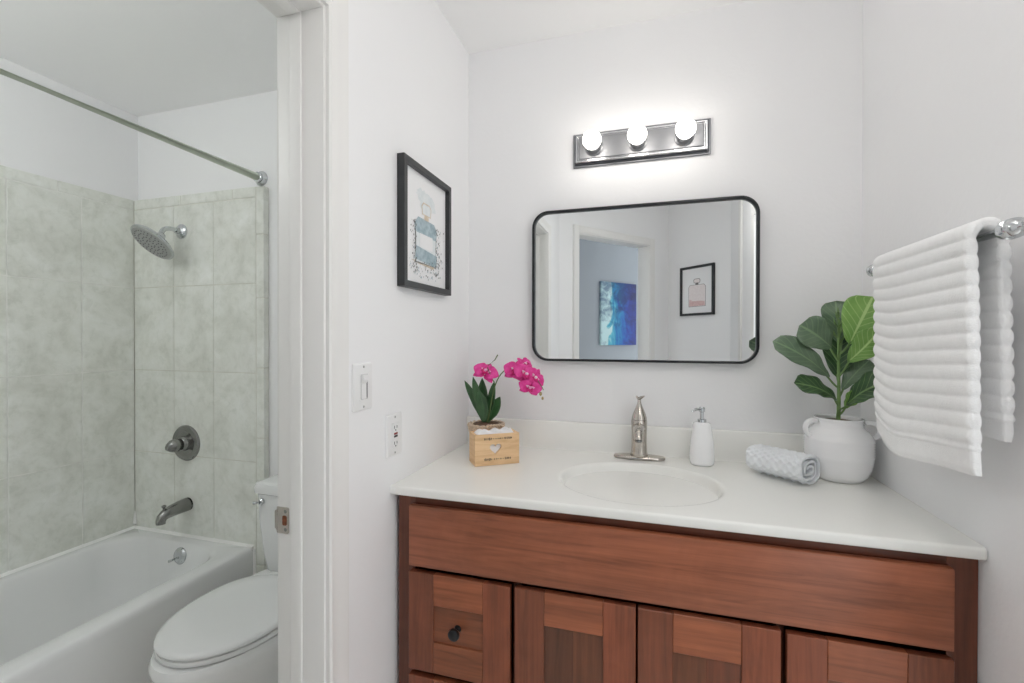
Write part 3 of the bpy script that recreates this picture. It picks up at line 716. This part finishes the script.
# ------------------------------------------------------------------ orchid in pot, wooden box
PC = Vector((.128, -.152, CZ+.0008))
def orchid():
    t = thing('orchid_pot', 'small white pot wrapped with raffia rope behind the wooden box', 'pot', PC)
    bm = B(); lathe(bm, [(.042, 0), (.044, .003), (.050, .045), (.054, .086), (.055, .096), (.050, .097), (.048, .088)], PC, (0, 0, 1), 40, cap1=False); obj('body', bm, m_offw, t)
    bm = B()
    for k in range(3):
        for s in range(2):
            pts = []
            for i in range(61):
                a = 2*pi*i/60; ph = a*9+s*pi+k
                r = .0545+.004*cos(ph)+.002*k; pts.append(PC+Vector((r*cos(a), r*sin(a), .080+k*.010+.0035*sin(ph))))
            tube(bm, pts, .0038, 7)
    for k in range(5):
        a = -1.2+k*.18; p = PC+Vector((.056*cos(a), .056*sin(a), .102)); tube(bm, bez([p, p+Vector((.006, -.008, .012)), p+Vector((.016, -.002, .004)), p+Vector((.012, .006, -.004))], 8), .003, 7)
    o = obj('rope', bm, m_rope, t); o['label'] = 'tan raffia rope'
    bm = B(); lathe(bm, [(.0475, .080), (.0485, .098), (.044, .104), (.02, .107), (.004, .1075)], PC, (0, 0, 1), 30); obj('moss', bm, m_soil, t)
    t = thing('orchid', 'magenta orchid with drooping flower spray and strap leaves', 'plant', PC+Vector((0, 0, .109)))
    b0 = PC+Vector((0, 0, .109))
    for b, tp, wd, nr, bend in [((-.012, 0, 0), (-.082, -.005, .140), .030, (-.3, -.9, .2), -.014), ((-.006, -.006, 0), (-.046, -.012, .155), .034, (-.25, -.95, .0), -.006), ((-.004, .008, 0), (-.020, .012, .150), .040, (-.2, -1, .0), 0),
                               ((-.002, -.010, 0), (-.014, -.034, .112), .048, (-.2, -.95, .2), -.008), ((.006, -.006, 0), (.052, -.010, .090), .042, (-.35, -.9, .15), -.010), ((.004, 0, 0), (.030, -.004, .142), .030, (-.25, -.95, .1), -.004)]:
        bm = B(); leaf_mesh(bm, b0+Vector(b), b0+Vector(tp), wd, nr, bend, .30, 0, 'strap', 18, 8); solid(obj('leaf', bm, lf_orch, t, angle=180), .0014)
    bm = B()
    tube(bm, bez([b0+Vector((.008, -.012, 0)), b0+Vector((.034, -.012, .10)), b0+Vector((.022, -.006, .19)), b0+Vector((.075, 0, .225)), b0+Vector((.150, -.008, .200)), b0+Vector((.178, -.010, .168)), b0+Vector((.206, -.014, .118))], 30), [.0024-.0012*i/30 for i in range(31)], 9)
    tube(bm, bez([b0+Vector((.034, -.010, .135)), b0+Vector((.022, -.012, .155)), b0+Vector((.008, -.012, .190))], 8), .0016, 8)
    tube(bm, [b0+Vector((.008, -.006, .195)), b0+Vector((.03, .004, .215)), b0+Vector((.040, .004, .232))], [.0016, .0016, .0022], 8)
    obj('stem', bm, m_ostem, t)
    def flower(c, fw, upv, s):
        fw = Vector(fw).normalized(); upv = Vector(upv); x = upv.cross(fw).normalized(); y = fw.cross(x).normalized(); c = Vector(c)
        bm = B(); uvl = bm.loops.layers.uv.verify()
        for ang, ln, wd, bk in ((90, .030, .022, -.004), (215, .031, .021, -.004), (325, .031, .021, -.004), (8, .034, .036, .002), (172, .034, .036, .002)):
            a = math.radians(ang); d = x*cos(a)+y*sin(a)
            leaf_mesh(bm, c+fw*bk+d*.002*s, c+fw*(bk-.004*s)+d*ln*s, wd*s, fw, .004*s, .12, .0012, 'petal', 10, 8)
        o = solid(obj('flower', bm, m_pink, t, angle=180), .0009)
        bm = B(); sphere(bm, c+fw*.004, .0052*s, (1, 1, 1), 12, 8)
        for ang in (50, 130, 90): 
            a = math.radians(ang); d = x*cos(a)-y*sin(a)*.8
            leaf_mesh(bm, c+fw*.004+d*.002, c+fw*.014*s+d*.014*s, .013*s, fw, .004, .4, 0, 'petal', 8, 6)
        solid(obj('lip', bm, m_pinkd, o, angle=180), .0009)
        bm = B(); sphere(bm, c+fw*.009*s+y*.002, .0046*s, (1, 1, .8), 10, 8)
        for ang in (20, 160): 
            a = math.radians(ang); d = x*cos(a)+y*sin(a)
            leaf_mesh(bm, c+fw*.003, c+fw*.007*s+d*.014*s, .008*s, fw, .001, .1, 0, 'petal', 6, 4)
        solid(obj('throat', bm, m_pinkw, o, angle=180), .0006)
    b = b0-Vector((0, 0, .0285))
    flower(b+Vector((.000, -.008, .200)), (.25, -.75, .55), (.35, .3, 1), 1.42)
    flower(b+Vector((.112, -.012, .206)), (.05, -.95, .25), (.25, 0, 1), 1.45)
    flower(b+Vector((.146, -.020, .196)), (.45, -.85, .2), (.5, .2, 1), 1.45)
    flower(b+Vector((.172, -.012, .186)), (.65, -.7, .1), (.7, .2, .7), 1.3)
    flower(b+Vector((.164, -.030, .156)), (.25, -.9, -.15), (.3, .0, 1), 1.2)
    flower(b+Vector((.134, .004, .226)), (.75, -.45, .5), (-.3, -.2, 1), 1.15)
    for q, s in (((.196, -.014, .134), .0055), ((.204, -.018, .120), .0045), ((.190, -.010, .146), .0062)):
        bm = B(); sphere(bm, b+Vector(q), s, (.9, .9, 1.25), 12, 10); obj('bud', bm, m_bud, t)
orchid()
def wooden_box():
    FL = Vector((.153, -.323, CZ+.0008)); e = Vector((.815, .580, 0)).normalized(); nb = Vector((-e.y, e.x, 0)); L, Dp, Hh, th = .145, .075, .097, .008
    m = Matrix.Identity(4)
    for i in range(3): m[i][0], m[i][1], m[i][2], m[i][3] = e[i], nb[i], (0, 0, 1)[i], FL[i]
    t = thing('wooden_box', 'small pale wooden box with heart cut out on the counter', 'box', m @ Vector((L/2, Dp/2, 0)))
    # front with heart hole
    hp = []
    for i in range(40):
        a = 2*pi*i/40; hx = 16*sin(a)**3; hy = 13*cos(a)-5*cos(2*a)-2*cos(3*a)-cos(4*a)
        hp.append((L*.46+hx*.00118, .052+hy*.00118))
    bm = B()
    cx, cz = L*.46, .052
    outer = []
    for x, z in hp:
        dx, dz = x-cx, z-cz; k = min((L-cx if dx > 0 else cx)/max(abs(dx), 1e-6), (Hh-cz if dz > 0 else cz)/max(abs(dz), 1e-6)); outer.append((cx+dx*k, cz+dz*k))
    # make sure the four corners belong to the outline
    for cn in ((0, 0), (L, 0), (0, Hh), (L, Hh)):
        j = min(range(40), key=lambda q: (outer[q][0]-cn[0])**2+(outer[q][1]-cn[1])**2); outer[j] = cn
    def ring(pts, y): return [m @ Vector((x, y, z)) for x, z in pts]
    loft(bm, [ring(outer, 0), ring(hp, 0), ring(hp, th), ring(outer, th), ring(outer, 0)], False, False)
    for f in bm.faces: f.smooth = False
    obj('front_panel', bm, m_pine, t, smooth=False)
    for k, (lo, hi, nm) in enumerate([((0, th, 0), (th, Dp, Hh), 'side_panel'), ((L-th, th, 0), (L, Dp, Hh), 'side_panel'), ((th, Dp-th, 0), (L-th, Dp, Hh), 'back_panel'), ((th, th, 0), (L-th, Dp-th, .006), 'bottom_panel')]):
        bm = B(); box(bm, lo, hi, .0006, 1, M=m); obj(nm, bm, m_pine, t, angle=30)
    # stamped lettering marks, two lines
    for z, x0, x1 in ((.083, .030, .118), (.019, .030, .118)):
        bm = B(); x = x0
        while x < x1:
            edge = x < x0+.022 or x > x1-.026
            h = random.uniform(.005, .009) if edge else random.uniform(.0012, .0035); wv = random.uniform(.0014, .003) if edge else random.uniform(.002, .005)
            sl = random.uniform(-.001, .001)
            prism(bm, [m @ Vector(q) for q in ((x, -.0003, z-h/2), (x+wv, -.0003, z-h/2), (x+wv+sl, -.0003, z+h/2), (x+sl, -.0003, z+h/2))], m.to_3x3() @ Vector((0, .0004, 0)))
            x += wv+(random.uniform(.0008, .0022) if edge else random.uniform(.002, .005))
        o = obj('lettering', bm, m_dark, t, smooth=False); o['label'] = 'small dark stamped lettering'
    # white tissue filling
    bm = B(); rows = []
    x0, x1, y0, y1 = th+.001, L-th-.001, th+.001, Dp-th-.001
    for i in range(33):
        for j in range(17):
            x = x0+(x1-x0)*i/32; y = y0+(y1-y0)*j/16
    def top(x, y):
        ex = min(x-x0, x1-x, y-y0, y1-y)/.012; ex = min(1, max(0, ex))
        return .088+.014*ex**.5+.004*sin(x*150+y*60)*ex+.003*sin(x*60-y*210)*ex
    g = [[bm.verts.new(m @ Vector((x0+(x1-x0)*i/32, y0+(y1-y0)*j/16, top(x0+(x1-x0)*i/32, y0+(y1-y0)*j/16)))) for j in range(17)] for i in range(33)]
    for i in range(32):
        for j in range(16): bm.faces.new((g[i][j], g[i+1][j], g[i+1][j+1], g[i][j+1]))
    rim = [g[i][0] for i in range(33)]+[g[32][j] for j in range(1, 17)]+[g[i][16] for i in range(31, -1, -1)]+[g[0][j] for j in range(15, 0, -1)]
    low = []
    for v in rim:
        q = m.inverted() @ v.co; low.append(bm.verts.new(m @ Vector((q.x, q.y, .0065))))
    for i in range(len(rim)): bm.faces.new((rim[i], rim[(i+1) % len(rim)], low[(i+1) % len(rim)], low[i]))
    bm.faces.new(low)
    o = obj('tissue_paper', bm, m_paper, None, angle=60); tag(o, 'crumpled white tissue filling the pale wooden box', 'tissue paper')
wooden_box()

# ------------------------------------------------------------------ mirror
def mirror():
    x0, x1, z0, z1, r = .2595, 1.0037, 1.2217, 1.7611, .058
    t = thing('wall_mirror', 'rectangular mirror with rounded corners and thin black frame', 'mirror', ((x0+x1)/2, 0, z0))
    bm = B(); N = 10
    def ring(i, y): return [Vector((p[0], y, p[1])) for p in rrect(x0+i, x1-i, z0+i, z1-i, r-i, N)]
    loft(bm, [ring(.001, -.001), ring(0, -.003), ring(0, -.029), ring(.0012, -.031), ring(.0068, -.031), ring(.008, -.029), ring(.008, -.010), ring(.008, -.001), ring(.001, -.001)], False, False)
    obj('frame', bm, m_blackm, t, angle=50)
    bm = B(); a = ring(.0082, -.018); b = ring(.0082, -.003)
    loft(bm, [b, a]); obj('glass', bm, m_mirror, t, smooth=False)
mirror()

# ------------------------------------------------------------------ vanity light
def vanity_light():
    x0, x1, z0, z1 = .405, .861, 1.912, 2.031
    t = thing('vanity_light', 'pewter bar light with three round lit bulbs above the mirror', 'lamp', ((x0+x1)/2, 0, z0))
    bm = B()
    def R(i, y, r=.003): return [Vector((p[0], y, p[1])) for p in rrect(x0+i, x1-i, z0+i, z1-i, r, 3)]
    loft(bm, [R(0, -.001), R(0, -.0055), R(.0015, -.007), R(.0062, -.0075)], True, True, 0)
    loft(bm, [R(.006, -.007), R(.0062, -.0125), R(.0085, -.014), R(.0092, -.0125), R(.0105, -.0125)], False, False, 1)
    loft(bm, [R(.0104, -.012), R(.011, -.021), R(.0135, -.0245), R(.017, -.0245), R(.0195, -.0215), R(.0225, -.0215)], False, False, 2)
    obj('backplate', bm, [m_fixt, m_fixe, m_fixb], t, angle=30)
    bm = B(); loft(bm, [R(.022, -.010), R(.022, -.024), R(.024, -.0255)]); obj('face_plate', bm, m_fixt, t, angle=30)
    for x in (.481, .628, .777):
        c = Vector((x, -.025, 1.971))
        bm = B(); lathe(bm, [(.031, 0), (.031, .004), (.026, .008), (.0245, .03), (.022, .032)], c, (0, -1, 0), 32); s = obj('socket', bm, m_fixt, t)
        bm = B(); lathe(bm, [(.012, .028), (.014, .034)]+[(.031*sin(a), .064-.031*cos(a)) for a in [math.radians(d) for d in range(28, 180, 8)]], c, (0, -1, 0), 32); o = obj('bulb', bm, m_bulb, t, angle=180); o['label'] = 'lit white globe bulb'
vanity_light()

# ------------------------------------------------------------------ framed perfume prints
def print_mats(pre, tint, tint2):
    return [m_paper, petal(pre+'_wash', tint, tint2), petal(pre+'_wash_pale', tuple((v+2*238)//3 for v in tint2), tuple((v+3*246)//4 for v in tint2)), plain(pre+'_ink', (120, 118, 116), .7, var=.2, vscale=200), petal(pre+'_gold', (206, 190, 168), (226, 214, 198))]
def framed(name, label, Mx, w, h, fw, depth, mats, pale, seed, splash):
    """local frame: x right, z up, +y out of the wall"""
    t = thing(name, label, 'picture', Mx @ Vector((w/2, 0, 0)))
    bm = B()
    def R(i, y): return [Mx @ Vector(q) for q in ((i, y, i), (w-i, y, i), (w-i, y, h-i), (i, y, h-i))]
    loft(bm, [R(0, .001), R(0, depth-.001), R(.001, depth), R(fw-.001, depth), R(fw, depth-.001), R(fw, .007), R(fw, .001), R(0, .001)], False, False)
    for f in bm.faces: f.smooth = False
    obj('frame', bm, m_black, t, smooth=False)
    bm = B(); rnd = random.Random(seed); Y = depth*.40
    box(bm, (fw+.0003, .002, fw+.0003), (w-fw-.0003, Y, h-fw-.0003), M=Mx)
    cx = w*.5; lay = [0]
    def poly(pts, mi):
        lay[0] += 1; y = Y+.00012*lay[0]
        prism(bm, [Mx @ Vector((x, y, z)) for x, z in pts], Mx.to_3x3() @ Vector((0, .0001, 0)), mi)
    def blob(x, z, rx, rz, mi, jag=.2, n=22):
        poly([(x+rx*cos(2*pi*i/n)*(1+rnd.uniform(-jag, jag)), z+rz*sin(2*pi*i/n)*(1+rnd.uniform(-jag, jag))) for i in range(n)], mi)
    bw, z0, z1 = (w*.215, h*.22, h*.59) if splash else (w*.25, h*.18, h*.62)
    if splash:
        blob(cx+.01, h*.74, w*.17, h*.085, 2, .25); blob(cx-.03, h*.78, w*.10, h*.05, 2, .3)
    blob(cx, h*.23, w*.24, h*.025, 2 if not splash else 4, .3)
    poly([(cx-bw+px, z) for px, z in ((-.002, z0), (2*bw, z0-.002), (2*bw+.002, z1-.02), (2*bw-.015, z1), (.015, z1), (-.003, z1-.02))], 3)
    poly([(cx-bw+px, z) for px, z in ((0.002, z0+.003), (2*bw-.003, z0+.002), (2*bw-.002, z1-.021), (2*bw-.017, z1-.003), (.017, z1-.003), (.001, z1-.021))], 2)
    if splash:
        poly([(cx-bw, z1-.045), (cx+bw, z1-.05), (cx+bw+.006, z1-.02), (cx+bw-.015, z1), (cx-bw+.015, z1+.002), (cx-bw-.006, z1-.02)], 1)
        poly([(cx-bw-.003, z0+.01), (cx+bw, z0), (cx+bw+.006, z0+.038), (cx, z0+.044), (cx-bw, z0+.05)], 1)
    else:
        poly([(cx-bw+.006, z0+.006), (cx+bw-.008, z0+.004), (cx+bw-.006, z0+.06), (cx-bw+.01, z0+.042)], 1)
    lw = bw*.62; poly([(cx-lw, z0+.048), (cx+lw, z0+.048), (cx+lw, z1-.045), (cx-lw, z1-.045)], 0 if splash else 2)
    nk = w*.045; poly([(cx-nk, z1), (cx+nk, z1), (cx+nk, z1+.014), (cx-nk, z1+.014)], 4 if splash else 3)
    poly([(cx-nk*2, z1+.014), (cx+nk*2, z1+.014), (cx+nk*2.3, z1+.04), (cx+nk*1.5, z1+.052), (cx-nk*1.5, z1+.052), (cx-nk*2.3, z1+.04)], 4 if splash else 3)
    poly([(cx-nk*1.7, z1+.017), (cx+nk*1.7, z1+.017), (cx+nk*2, z1+.039), (cx+nk*1.3, z1+.048), (cx-nk*1.3, z1+.048), (cx-nk*2, z1+.039)], 2)
    if splash:
        for k in range(300):
            sd = rnd.choice((-1, 1)); x = cx+sd*(bw*.92+abs(rnd.gauss(0, bw*.34))); z = rnd.uniform(h*.13, h*.56); s = rnd.uniform(.0006, .0026)
            if rnd.random() < .25: x = cx+rnd.uniform(-bw, bw); z = rnd.uniform(h*.10, h*.26)
            poly([(x-s, z-s*1.4), (x+s*.8, z-s), (x+s, z+s*1.5), (x-s*.6, z+s)], rnd.choice((3, 3, 1)))
            lay[0] -= 1
        lay[0] += 1
        for k in range(6): poly([(cx-bw*.4+k*.012, z0-.004-k*.001), (cx-bw*.4+k*.012+.014, z0-.002-k*.001), (cx-bw*.4+k*.012+.014, z0+.001), (cx-bw*.4+k*.012, z0-.001)], 4); lay[0] -= 1
    obj('print', bm, mats, t, smooth=False)
def basis(o, xd, yd):
    m = Matrix.Identity(4)
    for i in range(3): m[i][0], m[i][1], m[i][2], m[i][3] = xd[i], yd[i], (0, 0, 1)[i], o[i]
    return m
framed('framed_print', 'black framed pale blue perfume bottle print on the left wall', basis((0, -.525, 1.447), (0, 1, 0), (1, 0, 0)), .311, .366, .018, .024, print_mats('blue_print', (148, 170, 180), (186, 202, 208)), (0, 0, 0), 3, True)
# pink print on the far right wall (seen in the mirror); its local x runs to the viewer's right when facing the wall
fo = F0+V*.012+NV*0
FT = 1.505
framed('framed_print', 'black framed pink perfume bottle print reflected in the mirror', basis((fo+V*.36+Vector((0, 0, FT))), -V, NV), .365, .43, .020, .022, print_mats('pink_print', (214, 178, 178), (228, 198, 196)), (0, 0, 0), 5, False)

# ------------------------------------------------------------------ blue canvas in the hall
def canvas():
    t = NT('blue_abstract_paint'); co = t.coord((1, 1, 1), 'Generated'); sp = t.node('ShaderNodeSeparateXYZ'); t.link(co, 0, sp, 0); fl = t.node('ShaderNodeMath', operation='SUBTRACT'); fl.inputs[0].default_value = .8; t.l.new(sp.outputs[0], fl.inputs[1])
    co2 = t.coord((5, 5, 2.5)); n = t.noise(co2, 1.4, 4, .58, .8)
    ad = t.node('ShaderNodeMath', operation='MULTIPLY_ADD'); ad.inputs[1].default_value = .9; t.l.new(n.outputs[0], ad.inputs[0]); t.l.new(fl.outputs[0], ad.inputs[2])
    r = t.ramp(ad, 0, [(.0, lin((16, 30, 84))), (.42, lin((22, 44, 140))), (.6, lin((10, 84, 170))), (.78, lin((20, 130, 180))), (.92, lin((90, 180, 200))), (1.0, lin((196, 226, 228)))])
    n2 = t.noise(t.coord((4, 4, 5), loc=(3, 1, 2)), 1.7, 5, .62, .6); md = t.node('ShaderNodeMath', operation='MULTIPLY_ADD'); md.inputs[1].default_value = -.26; t.l.new(sp.outputs[2], md.inputs[0]); t.l.new(n2.outputs[0], md.inputs[2]); ad2 = t.node('ShaderNodeMath', operation='ADD'); ad2.inputs[1].default_value = .16; t.l.new(md.outputs[0], ad2.inputs[0]); r2 = t.ramp(ad2, 0, [(.40, (.08, .12, .26)), (.60, (1, 1, 1))])
    mx = t.node('ShaderNodeMix', data_type='RGBA', blend_type='MULTIPLY'); mx.inputs[0].default_value = .75
    t.l.new(r.outputs[0], mx.inputs[6]); t.l.new(r2.outputs[0], mx.inputs[7]); t.l.new(mx.outputs[2], t.b.inputs['Base Color']); t.b.inputs['Roughness'].default_value = .5
    bm = B(); box(bm, (-.28, .002, 1.231), (.28, .03, 1.925), .003, 2, M=MH)
    o = obj('canvas_painting', bm, t.m, None); tag(o, 'blue abstract canvas painting on the hall wall, reflected in the mirror', 'painting')
canvas()

# ------------------------------------------------------------------ switch and outlet
def plate_base(t, yc, zc):
    w, h = .077, .115
    bm = B()
    def R(i, x, r): return [Vector((x, p[0], p[1])) for p in rrect(yc-w/2+i, yc+w/2-i, zc-h/2+i, zc+h/2-i, r, 5)]
    loft(bm, [R(0, .0002, .004), R(0, .003, .004), R(.002, .0055, .004), R(.005, .0065, .003)]); obj('cover_plate', bm, m_white, t)
    for s in (-1, 1):
        bm = B(); lathe(bm, [(.0032, 0), (.0026, .0012)], (.0064, yc, zc+s*.0484), (1, 0, 0), 12); obj('screw', bm, plain('screw_grey', (170, 170, 168), .4, var=.05), t)
def switch():
    y, z = -.688, 1.185
    t = thing('light_switch', 'white wall switch, the higher of two cover plates by the doorway', 'light switch', (0, y, z)); plate_base(t, y, z)
    bm = B(); box(bm, (.0062, y-.0168, z-.0335), (.0078, y+.0168, z+.0335), .0006, 2); obj('bezel', bm, m_white, t)
    bm = B(); box(bm, (.0079, y-.0138, z-.0300), (.0083, y+.0138, z+.0300), 0); obj('recess', bm, plain('recess_grey', (170, 170, 170), .5, var=.03), t)
    bm = B(); prism(bm, [(.0084, y-.013, z-.029), (.0102, y-.013, z-.029), (.0098, y-.013, z+.008), (.0160, y-.013, z+.016), (.0150, y-.013, z+.0295), (.0084, y-.013, z+.0295)], (0, .019, 0)); obj('rocker', bm, m_white, t, angle=20)
    bm = B(); box(bm, (.0084, y+.0078, z-.026), (.0088, y+.0126, z+.027), .0003); o = obj('dimmer_slot', bm, plain('slot_grey', (120, 120, 122), .5, var=.03), t)
switch()
def outlet():
    y, z = -.545, 1.04
    t = thing('wall_outlet', 'white electrical outlet, the lower of two cover plates above the counter', 'outlet', (0, y, z)); plate_base(t, y, z)
    bm = B(); box(bm, (.0062, y-.0168, z-.0335), (.0085, y+.0168, z+.0335), .0008, 2); obj('receptacle', bm, m_white, t)
    for s in (-1, 1):
        bm = B()
        for dy, hh in ((-.0063, .008), (.0063, .0066)): box(bm, (.0084, y+dy-.0011, z+s*.0215-hh/2), (.0089, y+dy+.0011, z+s*.0215+hh/2))
        lathe(bm, [(.0024, 0), (.0022, .0005)], (.0084, y, z+s*.0215-.0085), (1, 0, 0), 10); obj('socket_slots', bm, m_dark, t, smooth=False)
    bm = B(); box(bm, (.0084, y-.0085, z+.001), (.0098, y+.0085, z+.0062), .0004); obj('reset_button', bm, m_red, t)
    bm = B(); box(bm, (.0084, y-.0085, z-.0062), (.0098, y+.0085, z-.001), .0004); obj('test_button', bm, m_dark, t)
outlet()

# ------------------------------------------------------------------ towel bar and hanging towel
BX, BZ = W-.070, 1.477
def towel_bar():
    t = thing('towel_bar', 'chrome towel bar on the right wall', 'towel bar', (W, -.50, BZ))
    bm = B(); tube(bm, [(BX, -.268, BZ), (BX, -.728, BZ)], .0085, 20); obj('rail', bm, m_chrome, t)
    for y, s in ((-.268, 1), (-.728, -1)):
        bm = B()
        lathe(bm, [(.026, 0), (.026, .004), (.020, .009), (.011, .016), (.009, .04), (.010, .06)], (W, y-s*.012+s*.012, BZ), (-1, 0, 0), 28)
        lathe(bm, [(.0095, -.020), (.013, -.018), (.0155, -.012), (.0165, -.004), (.0125, -.001), (.0125, .001), (.0165, .004), (.0155, .012), (.011, .017), (.006, .021), (.009, .0245), (.0075, .030), (.003, .032)], (BX, y, BZ), (0, s, 0), 28)
        obj('post', bm, m_chrome, t)
towel_bar()
def hanging_towel():
    y0, y1 = -.330, -.676
    bm = B()
    pitch_, th = .0285, .015
    rb = .014      # inner radius over the bar
    # centre line in the x-z plane: front bottom -> up -> over bar -> back bottom
    zf, zk = 1.050, 1.130
    path = []
    nf = 150
    xf, xk = BX-rb-th/2, BX+rb+th/2
    for i in range(nf): 
        q = i/nf; path.append((xf-.003*(1-q)**1.5, zf+(BZ-zf)*q, (-1, 0), q))
    for i in range(25):
        a = pi-pi*i/24; path.append((BX+(rb+th/2)*cos(a), BZ+(rb+th/2)*sin(a), (cos(a), sin(a)), 1))
    nb = 126
    for i in range(1, nb+1):
        q = i/nb; path.append((xk+.006*q, BZ-(BZ-zk)*q, (1, 0), 1-q))
    s = 0; S = [0]
    for a, b in zip(path, path[1:]): s += sqrt((a[0]-b[0])**2+(a[1]-b[1])**2); S.append(s)
    tot = s; ny = 64
    oz, iz = [], []
    for k, (x, z, n, q) in enumerate(path):
        ro, ri = [], []
        front = k < nf; sl = S[k]
        e = min(sl, tot-sl); hem = min(1, e/.012)
        rib = abs(sin(pi*(sl+.004)/pitch_))**.65
        if sl < .045 or tot-sl < .035: rib = .25     # flat hem band
        for j in range(ny+1):
            v = .5-.5*cos(pi*j/ny); y = y0+(y1-y0)*v
            edge = min(v, 1-v)*abs(y1-y0)/.008; ed = sqrt(max(0, 1-(1-min(1, edge))**2))
            t_ = (th/2+.0048*rib)*(.30+.70*ed)*(.6+.4*hem)
            lo = q if k >= nf else 1
            drop = 0; dy = 0; dx = 0
            if k < nf:
                f = 1-q
                drop = f*(.038*max(0, 1-v/.3)**2+.026*max(0, (v-.3)/.7))
                dy = -.030*f; dx = .004*sin(v*7+z*9)*f
            elif k > nf+25:
                f = 1-q; dy = -.004*f; dx = .0
            yy = y+dy+.0032*(.5-rib)*(1 if v > .5 else -1)*(1-ed)
            p = Vector((x+dx, yy, z+drop)); nn = Vector((n[0], 0, n[1]))
            pin = p-nn*(th/2*.8+.003*rib)*(.30+.70*ed); po = p+nn*t_
            lim = W-.004
            po.x = min(po.x, lim)
            ro.append(po); ri.append(pin)
        oz.append(ro); iz.append(ri)
    vo = [[bm.verts.new(p) for p in r] for r in oz]; vi = [[bm.verts.new(p) for p in r] for r in iz]
    N = len(path)-1
    for i in range(N):
        for j in range(ny):
            bm.faces.new((vo[i][j], vo[i+1][j], vo[i+1][j+1], vo[i][j+1])); bm.faces.new((vi[i][j], vi[i][j+1], vi[i+1][j+1], vi[i+1][j]))
        for j in (0, ny): bm.faces.new((vo[i][j], vo[i+1][j], vi[i+1][j], vi[i][j]))
    for i in (0, N):
        for j in range(ny): bm.faces.new((vo[i][j], vo[i][j+1], vi[i][j+1], vi[i][j]))
    o = obj('hanging_towel', bm, m_towel, None, angle=180)
    tag(o, 'thick white ribbed towel draped over the chrome towel bar', 'towel')
hanging_towel()

# ------------------------------------------------------------------ ceiling lights added out of view to brighten both rooms
def fill_dome(x, y, r, mat, label):
    t = thing('added_ceiling_light', label, 'lamp', (x, y, H))
    bm = B(); lathe(bm, [(.07, 0), (.07, -.018), (.06, -.026), (.045, -.05)][::-1], (x, y, H), (0, 0, 1), 40); obj('canopy', bm, m_steel, t)
    bm = B(); lathe(bm, [(r*sin(a), -.145-.10*cos(a)) for a in [math.radians(d) for d in range(2, 166, 8)]], (x, y, H), (0, 0, 1), 40); obj('fill_globe', bm, mat, t, angle=180)
fill_dome(.93, -1.30, .155, m_fill, 'round white ceiling light added out of view to brighten the vanity room')
fill_dome(-1.12, -1.25, .12, m_tubfill, 'round white ceiling light added out of view to brighten the tub room')
